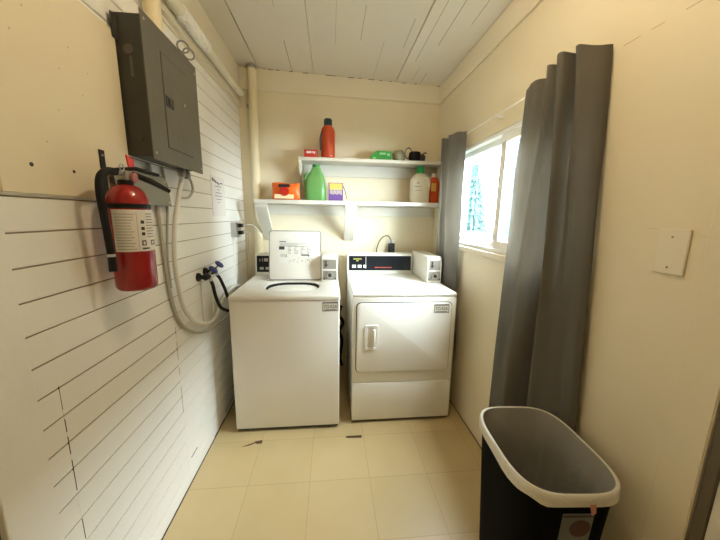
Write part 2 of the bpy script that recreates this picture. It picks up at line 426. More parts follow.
for k in range(1500):
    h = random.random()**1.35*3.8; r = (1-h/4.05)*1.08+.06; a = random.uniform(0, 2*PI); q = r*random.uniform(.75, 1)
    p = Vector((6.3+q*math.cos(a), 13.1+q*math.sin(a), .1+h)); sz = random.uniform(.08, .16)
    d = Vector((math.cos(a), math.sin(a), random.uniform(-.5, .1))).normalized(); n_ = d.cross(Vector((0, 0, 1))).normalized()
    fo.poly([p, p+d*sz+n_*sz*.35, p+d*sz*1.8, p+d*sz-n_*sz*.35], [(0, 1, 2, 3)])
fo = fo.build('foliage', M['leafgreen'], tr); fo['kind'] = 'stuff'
ho = thing('neighbour_house', 'pale blue sided house outside the near window pane', 'house', (7.2, 7.5, -.35))
hw = MB()
for k in range(30): hw.prism([(5.2, 0, -.35+.15*k), (5.17, 0, -.35+.15*k), (5.19, 0, -.35+.15*k+.15), (5.2, 0, -.35+.15*k+.15)], (0, 9.15, 0))
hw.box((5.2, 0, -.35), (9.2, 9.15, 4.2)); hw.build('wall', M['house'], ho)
MB().prism([(4.9, -.2, 4.2), (9.5, -.2, 4.2), (7.2, -.2, 5.6)], (0, 9.5, 0)).build('roof', mat('shingle', (.1, .1, .1, 1), .9), ho)
hwn = MB(); frame(hwn, 6.7, 7.9, 1.3, 2.6, 5.13, 5.19, .09); hwf = hwn.build('window_frame', M['vinyl'], ho)
MB().box((5.15, 6.79, 1.39), (5.165, 7.81, 2.51)).build('pane', M['glossblack'], hwf)

# ------------------------------------------------------------------ washer
WX0, WX1, WF, WBK, H = -.614, .058, 1.783, 2.50, .914
def rr_open(cx, cy, w, d, r, z): return rrect(cx, cy, w, d, r, z, 8)
wa = thing('washing_machine', 'white top-loading washer with its lid standing open', 'washing machine', ((WX0+WX1)/2, 2.14, 0))
MB().box((WX0+.004, WF, .022), (WX1-.004, WBK, H-.025), .009, 3).build('body', M['enamel'], wa, True)
# top deck with a rounded opening
ocx, ocy, ow, od = -.262, 2.055, .365, .30
outer = rrect((WX0+WX1)/2, (WF+WBK)/2-.002, WX1-WX0, WBK-WF+.006, .014, 0, 8)
hole = rr_open(ocx, ocy, ow, od, .135, 0)
dk = MB(); t = bmesh.new()
def zring(r, z): return [t.verts.new((p[0], p[1], z)) for p in r]
inset = [( (p[0]-(WX0+WX1)/2)*.985+(WX0+WX1)/2, (p[1]-2.14)*.985+2.14) for p in outer]
R0 = zring(outer, H-.026); R1 = zring(outer, H-.008); R2 = zring(inset, H)
hr = [((p[0]-ocx)*1.07+ocx, (p[1]-ocy)*1.08+ocy) for p in hole]
R3 = zring(hr, H); R4 = zring(hole, H-.006); R5 = zring(hole, H-.05)
n = len(R0)
def wind(A, B):
    for k in range(n): t.faces.new((A[k], A[(k+1) % n], B[(k+1) % n], B[k]))
for A, B in ((R0, R1), (R1, R2), (R2, R3), (R3, R4), (R4, R5)): wind(A, B)
bmesh.ops.recalc_face_normals(t, faces=t.faces); dk.merge(t)
dk.build('top_deck', M['enamel'], wa, True, 30)
MB().loft([rr_open(ocx, ocy, ow-.001, od-.001, .134, H-.05), rr_open(ocx, ocy, ow-.003, od-.003, .134, H-.010), rr_open(ocx, ocy, ow-.022, od-.022, .13, H-.014), rr_open(ocx, ocy, ow-.034, od-.034, .122, H-.06)], False, False).build('gasket', M['rubber'], wa, True)
MB().loft([circ(ocx, ocy, .05, H-.35), circ(ocx, ocy, .155, H-.34), circ(ocx, ocy, .158, H-.06)], True, False).build('drum', M['interior'], wa, True)
MB().lathe([(.05, 0), (.045, .1), (.02, .22), (.02, .25)], (ocx, ocy, H-.345), 20).build('agitator', M['plasticw'], wa, True)
# lid, tipped back a little
lidm = Rx(-math.radians(10))
piv = (-.262, 2.228, H+.006)
lx0, lx1, lh = -.455, -.074, .365
def lidpart(mb): return mb.rot(lidm, piv)
l_ = MB(); pts = []
for (x, z) in [(p[0], p[1]) for p in rrect((lx0+lx1)/2, 0, lx1-lx0, lh, .02, 0, 5)]: pts.append((x, 2.222, z+lh/2+H+.006))
l_.prism(pts, (0, .016, 0), .003)
lid = lidpart(l_).build('lid', M['enamel'], wa, True)
rim = MB(); rp = [(x, 2.221, z) for x, _, z in pts]; rim.tube(rp+[rp[0]], .003, 6, 0); lidpart(rim).build('lid_rim', M['inkgrey'], lid, True)
ink = MB(); LZ = H+.006
def li(x, z, w, h): ink.box((x, 2.2205, LZ+z), (x+w, 2.2215, LZ+z+h))
lab = MB(); lab.box((-.385, 2.2212, LZ+.125), (-.15, 2.2219, LZ+.30), 0); lidpart(lab).build('instruction_label', mat('lid_label', (.80, .79, .74, 1), .3), lid)
li(-.382, .282, .05, .006); li(-.385, .225, .04, .024); li(-.222, .180, .06, .009)
lidpart(ink).build('label_print', M['ink'], lid)
ink = MB()
for k in range(5): li(-.38, .272-.006*k, random.uniform(.12, .2), .002)
for k in range(6):
    for j in range(4): li(-.325+.047*j+.004, .245-.010*k, random.uniform(.012, .034), .003)
for j in range(6): li(-.31+.03*j, .14+.01*(j % 3), .018, .002); li(-.31+.03*j, .125+.008*(j % 2), .002, .018)
for j in range(4): li(-.375, .19-.006*j, .05, .002)
for (x, z) in ((-.335, .168), (-.175, .142), (-.17, .168), (-.305, .215)): li(x, z, .006, .013)
lidpart(ink).build('label_lines', M['inkgrey'], lid)
for x_ in (-.47, -.075): MB().box((x_, 2.215, H), (x_+.015, 2.245, H+.02), .003).build('hinge', M['greymet'], wa)
# console
def console(par, x0, x1, yf, yb, z0, z1, nm='console'):
    m = MB(); m.prism([(x0, yf, z0), (x0, yb, z0), (x0, yb, z1), (x0, yf+.035, z1), (x0, yf+.012, z1-.012)], (x1-x0, 0, 0), .004)
    return m.build(nm, M['enamel'], par, True)
wc = console(wa, -.600, -.072, 2.408, WBK, H, 1.092)
def face(mb, x0, x1, z0, z1, yf, zz0, zz1, th=.0025, off=.0):
    """thin plate on the tilted console face"""
    f = lambda z: yf+.012*(z-H)/(1.08-H)
    mb.prism([(x0, f(z0)-th-off, z0), (x1, f(z0)-th-off, z0), (x1, f(z1)-th-off, z1), (x0, f(z1)-th-off, z1)], (0, th, 0)); return mb
face(MB(), -.588, -.085, .945, 1.075, 2.408, 0, 0).build('control_panel', M['glossblack'], wc)
bt = MB()
for k in range(3): face(bt, -.565+.045*k, -.535+.045*k, .965, .985, 2.408, 0, 0, .003, .0025)
face(bt, -.565, -.56, 1.03, 1.05, 2.408, 0, 0, .002, .0025); face(bt, -.545, -.54, 1.03, 1.055, 2.408, 0, 0, .002, .0025); face(bt, -.53, -.50, 1.03, 1.055, 2.408, 0, 0, .002, .0025)
face(bt, -.46, -.1, 1.0, 1.004, 2.408, 0, 0, .002, .0025)
bt.build('button', M['greymet'], wc)
# coin box
def coinbox(par, x0, x1, y0, yb, z1):
    c = MB(); zt = z1
    c.prism([(x0, y0, H), (x0, y0-.004, zt-.06), (x0, y0+.012, zt), (x0, yb, zt), (x0, yb, H)], (x1-x0, 0, 0), .006)
    cbx = c.build('coin_box', M['enamel'], par, True)
    cx = (x0+x1)/2
    zm = H+.095
    MB().box((x0+.012, y0-.007, zm+.004), (x1-.012, y0-.001, zt-.025), .002).build('coin_slide', M['greymet'], cbx)
    q = MB(); q.box((x0+.03, y0-.016, zm+.022), (x0+.037, y0-.006, zt-.035), .001)
    q.box((x0+.024, y0-.011, zm+.03), (x0+.048, y0-.006, zm+.036), .001); q.build('coin_slot', M['ink'], cbx)
    MB().box((x0+.010, y0-.006, H+.018), (x1-.010, y0-.001, zm-.008), .002).build('lock_plate', M['greymet'], cbx)
    MB().lathe([(.024, -.018), (.026, -.012), (.028, 0)], (cx, y0-.004, H+.055), 24, 'Y').build('lock', M['steel'], cbx, True)
    MB().lathe([(.013, -.006), (.013, 0)], (cx, y0-.021, H+.055), 16, 'Y').build('lock_core', M['ink'], cbx, True)
    for sx in (-1, 1): MB().lathe([(.005, -.004), (.006, 0)], (cx+sx*.04, y0-.005, H+.028), 10, 'Y').build('screw', M['ink'], cbx)
    return cbx
coinbox(wa, -.068, .052, 2.165, 2.46, 1.108)
def sticker(par, x0, x1, z0, z1, yf):
    MB().box((x0, yf-.0012, z0), (x1, yf-.0004, z1)).build('sticker', mat('sticker_paper', (.74, .72, .64, 1), .4), par)
    e = MB(); w = .0028
    for a in ((x0, z0, x1, z0+w), (x0, z0, x0+w, z1), (x1-w, z0, x1, z1), (x0, z1-.007, x1, z1)): e.box((a[0], yf-.0018, a[1]), (a[2], yf-.0011, a[3]))
    e.box((x0+.012, yf-.0018, z0+.006), (x1-.012, yf-.0011, z0+.010)); e.build('sticker_border', M['ink'], par)
    text('sticker_text', 'TO-R2A', .030, ((x0+x1)/2, yf-.0014, (z0+z1)/2-.001), FRONT, M['ink'], par, .78)
sticker(wa, -.052, .046, .815, .872, WF)
ft = [MB().lathe([(.022, 0), (.022, .008), (.012, .012), (.012, .03)], (x, y, 0), 16) for x in (WX0+.05, WX1-.05) for y in (WF+.05, WBK-.06)]
for m_ in ft: m_.build('foot', M['rubber'], wa)
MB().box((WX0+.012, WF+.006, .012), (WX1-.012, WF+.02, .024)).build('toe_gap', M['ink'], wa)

# ------------------------------------------------------------------ dryer
DX0, DX1, DF, DBK = .136, .826, 1.821, 2.575
dr = thing('dryer', 'white front-loading coin dryer beside the window wall', 'dryer', ((DX0+DX1)/2, 2.2, 0))
bd = MB()
bd.box((DX0+.004, DF+.004, .022), (DX1-.004, DBK, H-.023), .009, 3)
bd.build('body', M['enamel'], dr, True)
MB().box((DX0, DF-.002, H-.024), (DX1, DBK, H), .010, 3).build('top_deck', M['enamel'], dr, True)
MB().box((DX0+.004, DF-.004, .30), (DX1-.004, DF+.006, H-.027), .004).build('front_panel', M['enamel'], dr, True)
MB().box((DX0+.004, DF-.006, .022), (DX1-.004, DF+.006, .296), .005).build('kick_panel', M['enamel'], dr, True)
def rr_xz(x0, x1, z0, z1, r, y, n=6): return [(p[0], y, p[1]) for p in rrect((x0+x1)/2, (z0+z1)/2, x1-x0, z1-z0, r, 0, n)]
MB().prism(rr_xz(.160, .792, .375, .858, .03, DF-.0045), (0, -.001, 0)).build('door_gap', M['ink'], dr)
door = MB().prism(rr_xz(.165, .787, .380, .853, .027, DF-.006), (0, -.010, 0), .003).build('dryer_door', M['enamel'], dr, True)
hd = MB(); hd.loft([rr_xz(.216, .306, .540, .710, .012, DF-.014), rr_xz(.218, .304, .542, .708, .011, DF-.024), rr_xz(.232, .292, .556, .694, .008, DF-.023), rr_xz(.234, .290, .558, .692, .008, DF-.0165)], False, True)
hnd = hd.build('door_handle', M['plasticw'], door, True)
hb = MB(); hb.box((.268, DF-.040, .566), (.285, DF-.018, .684), .007, 3); hb.build('grip', M['plasticw'], hnd, True)
sticker(dr, .668, .768, .785, .842, DF-.016)
dc = console(dr, .137, .702, 2.492, DBK, H, 1.090)
face(MB(), .153, .690, .942, 1.066, 2.492, 0, 0).build('control_panel', M['glossblack'], dc)
bt = MB()
for k in range(3): face(bt, .180+.048*k, .212+.048*k-(.008 if k == 2 else 0), .965, .990, 2.492, 0, 0, .003, .0025)
face(bt, .296, .299, .958, 1.060, 2.492, 0, 0, .001, .0025)
bt.build('button', M['plasticw'], dc)
lg = MB(); face(lg, .19, .26, 1.035, 1.045, 2.492, 0, 0, .001, .0025); face(lg, .215, .235, 1.02, 1.03, 2.492, 0, 0, .001, .0025); lg.build('display_mark', mat('yellow_green_print', (.35, .35, .08, 1), .5), dc)
rl = MB()
for k in range(13): face(rl, .375+.0115*k, .382+.0115*k, .963, .972, 2.492, 0, 0, .001, .0025)
rl.build('printed_line', mat('red_printing', (.55, .08, .06, 1), .5), dc)
coinbox(dr, .712, .822, 2.118, 2.56, 1.112)
for x in (DX0+.05, DX1-.05):
    for y in (DF+.05, DBK-.06): MB().lathe([(.022, 0), (.022, .008), (.012, .012), (.012, .03)], (x, y, 0), 16).build('foot', M['rubber'], dr)
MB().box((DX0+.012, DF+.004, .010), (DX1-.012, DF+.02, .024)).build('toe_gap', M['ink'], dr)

# drain hose seen in the gap between the machines
dh = MB().tube([(.095, 2.60, .60), (.075, 2.59, .52), (.11, 2.60, .44), (.08, 2.59, .36), (.10, 2.6, .26), (.085, 2.6, .10), (.10, 2.6, .02)], .014, 10)
tag(dh.build('drain_hose', M['rubber'], None, True), 'black drain hose hanging in the gap between washer and dryer', 'hose')

# ------------------------------------------------------------------ shelves
sh = MB().box((-.578, 2.352, 1.482), (.915, YB-.001, 1.512), .003)
shelf = tag(sh.build('wall_shelf', M['shelfp'], None), 'long lower white wall shelf held by two slanted braces', 'shelf')
MB().box((-.578, YB-.02, 1.40), (.90, YB-.001, 1.4815), .003).build('ledger_board', M['shelfp'], shelf)
for x in (-.572, .112):
    b0 = MB(); b0.prism([(x, 2.366, 1.4815), (x, 2.390, 1.4815), (x, YB-.021, 1.225), (x, YB-.001, 1.185), (x, YB-.001, 1.205-.022), (x, YB-.02, 1.19), (x, 2.366, 1.455)], (.088, 0, 0), .002)
    b0.build('shelf_brace', M['shelfp'], shelf)
pm = MB()
for k, s in enumerate([1, 1, 0, 1, 1, 1, 0, 1, 1, 1, 0, 0, 1, 1, 1, 1]):
    if s: pm.box((.055+.0115*k, 2.3512, 1.495), (.062+.0115*k, 2.3521, 1.502+.003*(k % 2)))
pm.build('printed_mark', M['inkgrey'], shelf)
us = MB().box((-.250, 2.448, 1.817), (.915, YB-.001, 1.843), .003)
ush = tag(us.build('wall_shelf', M['shelfp'], None), 'shorter upper white wall shelf above the long shelf', 'shelf')
MB().box((-.23, YB-.02, 1.725), (.90, YB-.001, 1.8165), .003).build('ledger_board', M['shelfp'], ush)
MB().prism([(-.248, 2.455, 1.8165), (-.248, YB-.021, 1.8165), (-.248, YB-.021, 1.62), (-.248, YB-.03, 1.62), (-.248, 2.56, 1.68), (-.248, 2.49, 1.75)], (.018, 0, 0), .001).build('shelf_bracket', M['shelfp'], ush)

# ------------------------------------------------------------------ things on the shelves
Z1, Z2 = 1.512, 1.843
# orange pouch
pc = thing('snack_pouch', 'orange and white pouch with a dark band and red logo on the lower shelf', 'pouch', (-.352, 2.49, Z1))
def pouch(x0, x1, z0, z1, y, d, nx=18, nz=12):
    m = MB(); t = bmesh.new(); F = {}; 
    for s in (-1, 1):
        for i in range(nx+1):
            for j in range(nz+1):
                u, v = i/nx, j/nz; e = (math.sin(PI*u)**.5)*(math.sin(PI*v)**.6) if 0 < u < 1 and 0 < v < 1 else 0
                F[s, i, j] = t.verts.new((x0+(x1-x0)*u, y+s*d*e+.003*math.sin(9*u+5*v), z0+(z1-z0)*v+.004*math.sin(7*u)*v))
        for i in range(nx):
            for j in range(nz):
                q = (F[s, i, j], F[s, i+1, j], F[s, i+1, j+1], F[s, i, j+1]); t.faces.new(q if s < 0 else q[::-1])
    bmesh.ops.remove_doubles(t, verts=t.verts, dist=.0004); m.merge(t); return m
pouch(-.462, -.248, Z1, Z1+.135, 2.49, .035).build('pouch_body', M['orange'], pc, True)
MB().box((-.44, 2.4495, Z1+.012), (-.29, 2.4515, Z1+.045), 0).build('white_band', mat('cream_print', (.8, .66, .4, 1), .4), pc)
MB().box((-.405, 2.4455, Z1+.10), (-.32, 2.4475, Z1+.122), 0).build('dark_band', M['navy'], pc)
MB().lathe([(.036, 0), (.036, .002)], (-.362, 2.4465, Z1+.068), 24, 'Y').build('red_logo', M['redlogo'], pc)
# green jug
gj = thing('detergent_jug', 'green plastic jug on the lower shelf under the red bottle', 'jug', (-.125, 2.51, Z1))
def body_rings(cx, cy, prof, ry=.75, n=6): return [rrect(cx+dx, cy, w, w*ry, min(w, w*ry)*.38, z, n) for (w, z, dx) in prof]
MB().loft(body_rings(-.125, 2.51, [(.150, Z1, 0), (.168, Z1+.01, 0), (.170, Z1+.10, 0), (.158, Z1+.16, 0), (.125, Z1+.205, .005), (.085, Z1+.235, .008), (.07, Z1+.262, .008)], .6)).build('jug_body', M['jugg'], gj, True)
MB().tube([(-.185, 2.495, Z1+.22), (-.205, 2.495, Z1+.17), (-.195, 2.495, Z1+.10)], .012, 10).build('jug_handle', M['jugg'], gj, True)
MB().lathe([(.030, 0), (.030, .022)], (-.117, 2.51, Z1+.262), 20).build('neck', mat('green_neck', (.05, .24, .05, 1), .4), gj, True)
# purple / yellow box
pb = thing('purple_box', 'small purple and yellow carton beside the green jug', 'box', (.041, 2.50, Z1))
MB().box((-.018, 2.465, Z1), (.098, 2.535, Z1+.145), .002).build('carton', M['purple'], pb)
MB().box((-.010, 2.4635, Z1+.09), (.092, 2.4648, Z1+.14)).build('yellow_panel', M['yellow'], pb)
q = MB()
for k in range(9): q.box((-.008+.011*k, 2.4630, Z1+.06-.004*(k % 3)), (-.001+.011*k, 2.4648, Z1+.085+.01*(k % 2)))
q.build('printed_figures', mat('pale_print', (.6, .5, .45, 1), .5), pb)
MB().tube([(.099, 2.48, Z1+.12), (.115, 2.478, Z1+.08), (.128, 2.476, Z1+.02)], .003, 6).build('carry_string', M['ink'], pb)
# white jug, green cap
wj = thing('bleach_jug', 'milky white jug with green cap on the lower shelf beside the curtain', 'jug', (.735, 2.50, Z1))
MB().loft(body_rings(.735, 2.50, [(.150, Z1, 0), (.160, Z1+.008, 0), (.160, Z1+.15, 0), (.155, Z1+.185, 0), (.125, Z1+.215, 0), (.08, Z1+.235, 0), (.05, Z1+.243, 0)], .62)).build('jug_body', M['jugw'], wj, True)
MB().tube([(.745, 2.45, Z1+.205), (.79, 2.445, Z1+.195), (.80, 2.445, Z1+.15), (.795, 2.449, Z1+.10)], .009, 10).build('jug_handle', M['jugw'], wj, True)
MB().lathe([(.031, 0), (.031, .044), (.027, .05)], (.735, 2.50, Z1+.243), 20).build('cap', M['cap_green'], wj, True)
e = MB(); e.box((.675, 2.4488, Z1+.13), (.735, 2.4502, Z1+.134)); e.box((.68, 2.4488, Z1+.10), (.74, 2.4502, Z1+.103)); e.box((.70, 2.4488, Z1+.155), (.715, 2.4502, Z1+.165)); e.build('embossed_line', M['inkgrey'], wj)
# orange bottle by curtain
ob = thing('orange_bottle', 'orange red bottle half hidden behind the far curtain', 'bottle', (.862, 2.52, Z1))
MB().loft(body_rings(.862, 2.52, [(.075, Z1, 0), (.085, Z1+.01, 0), (.085, Z1+.17, 0), (.065, Z1+.20, 0), (.045, Z1+.215, 0)], .75)).build('bottle_body', M['orangered'], ob, True)
MB().lathe([(.022, 0), (.020, .03)], (.862, 2.52, Z1+.215), 18).build('cap', M['plasticw'], ob, True)
MB().box((.83, 2.4862, Z1+.10), (.87, 2.4885, Z1+.165)).build('bottle_label', M['yellow'], ob)
# top shelf
rb = thing('red_box', 'small red carton at the left end of the upper shelf', 'box', (-.155, 2.52, Z2))
MB().box((-.208, 2.485, Z2), (-.105, 2.555, Z2+.062), .002).build('carton', M['redbox'], rb)
q = MB(); q.box((-.19, 2.4838, Z2+.034), (-.152, 2.4848, Z2+.05)); q.box((-.148, 2.4838, Z2+.036), (-.14, 2.4848, Z2+.05)); q.box((-.135, 2.4838, Z2+.032), (-.122, 2.4848, Z2+.048)); q.build('printed_mark', M['paper'], rb)
bt_ = thing('red_bottle', 'tall red bottle with dark teal cap on the upper shelf', 'bottle', (-.022, 2.53, Z2))
MB().lathe([(.046, 0), (.052, .006), (.055, .03), (.055, .205), (.050, .228), (.038, .245), (.034, .25)], (-.022, 2.53, Z2+.0), 32).build('bottle_body', M['redbot'], bt_, True)
MB().lathe([(.033, 0), (.033, .045), (.028, .052)], (-.022, 2.53, Z2+.25), 24).build('cap', M['teal'], bt_, True)
MB().tube([(-.068, 2.50, Z2+.20), (-.082, 2.50, Z2+.15), (-.078, 2.50, Z2+.06)], .006, 8).build('side_handle', M['teal'], bt_, True)
gb = thing('green_box', 'low green carton with a sloping left end on the upper shelf', 'box', (.41, 2.53, Z2))
MB().prism([(.318, 2.49, Z2), (.49, 2.49, Z2), (.487, 2.49, Z2+.072), (.368, 2.49, Z2+.074), (.318, 2.49, Z2+.034)], (0, .085, 0), .002).build('carton', M['greencard'], gb)
q = MB(); q.box((.39, 2.4885, Z2+.045), (.44, 2.4899, Z2+.06)); q.box((.45, 2.4885, Z2+.035), (.475, 2.4899, Z2+.055)); q.box((.335, 2.4885, Z2+.012), (.36, 2.4899, Z2+.022)); q.build('printed_mark', M['greenl'], gb)
jr = thing('clear_container', 'clear yellowish plastic tub between green carton and dark mug', 'container', (.555, 2.53, Z2))
MB().lathe([(.045, 0), (.050, .004), (.054, .05), (.052, .055), (.046, .05), (.043, .008)], (.555, 2.53, Z2), 28).build('tub', M['clear'], jr, True)
MB().lathe([(.054, 0), (.054, .008), (.040, .018), (.036, .03), (.030, .032)], (.555, 2.53, Z2+.056), 28).build('lid', M['clear'], jr, True)
MB().lathe([(.010, 0), (.016, .008), (.010, .015)], (.525, 2.47, Z2), 12).build('stopper', M['ink'], jr, True)
mg = thing('dark_pot', 'small dark pot with a tall wire loop on the upper shelf', 'pot', (.70, 2.53, Z2))
MB().lathe([(.035, 0), (.045, .006), (.052, .04), (.046, .075), (.040, .08), (.036, .074)], (.69, 2.53, Z2), 28).build('pot_body', mat('dark_purple', (.012, .007, .012, 1), .6, spec=.2), mg, True)
MB().torus((.635, 2.53, Z2+.07), .028, .003, Rx(PI/2), sy=1.5).build('wire_loop', M['ink'], mg, True)
sp = MB(); sp.lathe([(.012, 0), (.026, .015), (.028, .045), (.015, .06)], (.745, 2.51, Z2), 18); sp.tube([(.745, 2.51, Z2+.05), (.76, 2.50, Z2+.07), (.775, 2.49, Z2+.068)], .005, 8); sp.build('spout', M['ink'], mg, True)

# ------------------------------------------------------------------ power adapter and cord on the back wall
ad = thing('power_adapter', 'black power adapter on the back wall above the dryer', 'adapter', (.54, 2.63, 1.1))
MB().box((.512, 2.60, 1.075), (.566, 2.645, 1.165), .004).build('adapter_body', M['black'], ad)
MB().box((.505, 2.645, 1.07), (.575, YB-.0005, 1.19), .003).build('wall_outlet', M['plasticw'], ad)
MB().tube([(.535, 2.622, 1.165), (.530, 2.62, 1.20), (.50, 2.62, 1.232), (.455, 2.62, 1.215), (.42, 2.62, 1.16), (.405, 2.62, 1.09), (.40, 2.615, .98)], .004, 8).build('cord', M['rubber'], ad, True)

# ------------------------------------------------------------------ electric panel
PX0, PX1, PY0, PY1, PZ0, PZ1 = XL+.0, -.637, 1.20, 1.607, 1.592, 2.065
ep = thing('electric_panel', 'dark grey metal breaker box mounted high on the left wall', 'breaker box', (XL, 1.4, 1.59))
MB().box((PX0+.001, PY0+.008, PZ0+.008), (PX1, PY1-.008, PZ1-.008), .002).build('panel_box', M['paneldark'], ep)
MB().box((PX1, PY0-.006, PZ0-.004), (PX1+.004, PY1+.006, PZ1+.004), .0015).build('panel_cover', M['panel'], ep)
gp = MB(); w = .0030
for a in ((1.300, 1.648, 1.300+w, 1.99), (1.300, 1.648, 1.515, 1.648+w), (1.300, 1.99-w, 1.515, 1.99)): gp.box((PX1+.0038, a[0], a[1]), (PX1+.0046, a[2], a[3]))
gp.build('door_gap', M['ink'], ep)
pdoor = MB().box((PX1+.003, 1.303, 1.651), (PX1+.0065, 1.515, 1.987), .001).build('panel_door', M['panel'], ep)
MB().box((PX1+.0055, 1.308, 1.803), (PX1+.009, 1.365, 1.842), .002).build('latch_plate', M['ink'], pdoor)
MB().box((PX1+.007, 1.322, 1.812), (PX1+.014, 1.340, 1.832), .002).build('latch', M['paneldark'], pdoor)
MB().box((PX1+.0065, 1.462, 1.85), (PX1+.007, 1.470, 1.862)).build('door_scratch', M['steel'], pdoor)
for (y, z) in ((PY0+.012, PZ1-.02), (PY0+.012, PZ0+.02), (PY1-.012, PZ1-.03), (PY1-.012, PZ0+.02)):
    MB().lathe([(.005, 0), (.004, .002)], (PX1+.004, y, z), 10, 'X').build('screw', M['steel'], ep)
kn = MB(); yk = PY0+.006
sg_ = mat('scuffed_grey', (.12, .11, .09, 1), .5, .5)
kn.lathe([(.016, -.002), (.017, .0)], (-.688, yk, 1.945), 20, 'Y').build('knockout', sg_, ep)
MB().lathe([(.012, -.002), (.013, .0)], (-.68, yk, 1.66), 20, 'Y').build('knockout', M['paneldark'], ep)
MB().box((-.688, yk-.001, 1.86), (-.678, yk+.001, 1.925), .0004).build('scuff_mark', bpy.data.materials['scuffed_grey'], ep)
MB().box((XL+.0125, 1.180, 1.968), (XL+.017, PY0+.008, 2.045), .001).build('mounting_ear', M['paneldark'], ep)
# connectors under the panel
for y in (1.515, 1.585): MB().lathe([(.014, -.03), (.018, -.02), (.018, -.006), (.014, .008)], (-.69 if y < 1.54 else -.70, y, PZ0), 16).build('conduit_connector', M['greymet'], ep, True)
tag(MB().tube([(-.69, 1.515, 1.562), (-.70, 1.480, 1.455), (-.70, 1.432, 1.344), (-.70, 1.402, 1.194), (-.70, 1.415, 1.052), (-.70, 1.455, .938), (-.70, 1.550, .845), (-.70, 1.68, .785), (-.70, 1.803, .774), (-.70, 1.936, .84), (-.70, 2.1, .88), (-.70, 2.3, .86), (-.70, 2.45, .75)], .0102, 12, 10, (.015, .0020)).build('flexible_conduit', M['conduit'], None, True, 80),
    'thick cream corrugated conduit hanging from the breaker box', 'conduit')
tag(MB().tube([(-.7225, 1.318, 1.590), (-.7225, 1.345, 1.43), (-.7225, 1.358, 1.28), (-.7225, 1.370, 1.10), (-.7225, 1.422, .91), (-.720, 1.52, .808), (-.712, 1.66, .745), (-.711, 1.83, .72), (-.711, 2.05, .70), (-.70, 2.4, .70)], .0075, 10).build('electrical_cable', M['cable'], None, True),
    'smooth grey cable looping down beside the fire extinguisher to the washer', 'cable')
tag(MB().tube([(-.7265, 1.425, 1.592), (-.7265, 1.44, 1.45), (-.7265, 1.41, 1.30), (-.7265, 1.395, 1.20), (-.7265, 1.40, 1.06)], .005, 8).build('electrical_cable', M['cable'], None, True),
    'thin grey cable running straight down from the breaker box', 'cable')
tag(MB().tube([(-.70, 1.585, 1.590), (-.705, 1.645, 1.55), (-.712, 1.665, 1.51), (-.716, 1.62, 1.475), (-.722, 1.55, 1.47)], .006, 8).build('electrical_cable', M['cable'], None, True),
    'short grey cable hooked back to the wall under the breaker box corner', 'cable')
for y, z, x, lab_ in ((1.575, 2.137, -.665, 'cable loop above the breaker box, the one nearer its left side'), (1.630, 2.134, -.665, 'cable loop above the breaker box corner, nearest the back wall')):
    m_ = MB().torus((x, y, z), .023, .0036, Rz(math.radians(35)) @ Rx(PI/2))
    m_.tube([(x, y, z-.022), (x-.03, y-.005, z-.04), (XL+.004, y-.005, z-.06)], .0025, 6)
    tag(m_.build('cable_loop', M['inkgrey'], None, True), lab_, 'cable')
# conduit going up from the panel
up = thing('pipe_conduit', 'cream conduit pipe rising from the breaker box to the ceiling', 'pipe', (-.688, 1.39, PZ1))
MB().lathe([(.030, 0), (.030, ZL-PZ1-.016)], (-.690, 1.39, PZ1+.001), 24).build('pipe', M['pipe'], up, True)
MB().lathe([(.034, 0), (.036, .01), (.036, .028), (.032, .03)], (-.690, 1.39, PZ1-.002), 24).build('collar', M['pipe'], up, True)

# cornice boards and the pipe under them
t8 = MB().box((XL+.0005, .7487, 2.252), (XL+.018, YB-.018, zc(XL)-.001), .003)
t8.box((XL+.0005, .7487, 2.236), (XL+.034, YB-.018, 2.250), .003); t8.box((XL+.0005, .7487, 2.222), (XL+.012, YB-.018, 2.236), .003)
struct(t8.build('trim_8', M['trim']))
hp = thing('horizontal_pipe', 'pale painted pipe running along the top of the left wall', 'pipe', (-.675, 2.0, 2.288))
for y in (1.62, 2.35): MB().box((XL+.018, y-.008, 2.262), (-.655, y+.008, 2.2665), .001).build('pipe_bracket', M['trim'], hp)
MB().lathe([(.0255, 0), (.0255, 1.04), (.022, 1.06), (.010, 1.07)], (-.675, 1.455, 2.288), 24, 'Y').build('pipe', M['pipew'], hp, True)
tp = bmesh.new(); prof = []
for k in range(40): prof.append((.0268+.005*abs(math.sin(k*1.7))*random.random(), .30*k/39))
wrapm = MB().lathe(prof, (-.675, 1.58, 2.288), 28, 'Y')
for v in wrapm.bm.verts:
    dv = Vector((v.co.x+.675, 0, v.co.z-2.288)); v.co += dv.normalized()*random.uniform(-.002, .005)
wrapm.build('tape_wrap', M['conduit'], hp)
tp.free()
MB().tube([(-.706, 1.44, 2.262), (-.706, 2.0, 2.262), (-.706, 2.5, 2.262)], .0085, 8).build('thin_pipe', M['pipew'], hp, True)
vp = thing('vertical_pipe', 'tall cream painted pipe in the back left corner', 'pipe', (-.609, 2.618, 0))
MB().lathe([(.0335, 0), (.0335, zc(-.6)-.006)], (-.609, 2.606, 0), 24).build('pipe', M['pipe'], vp, True)
MB().lathe([(.037, 0), (.037, .02)], (-.609, 2.606, zc(-.6)-.028), 24).build('collar', M['greymet'], vp, True)
MB().box((-.655, 2.595, 2.225), (-.640, YB-.001, 2.245), .002).build('pipe_strap', M['greymet'], vp)

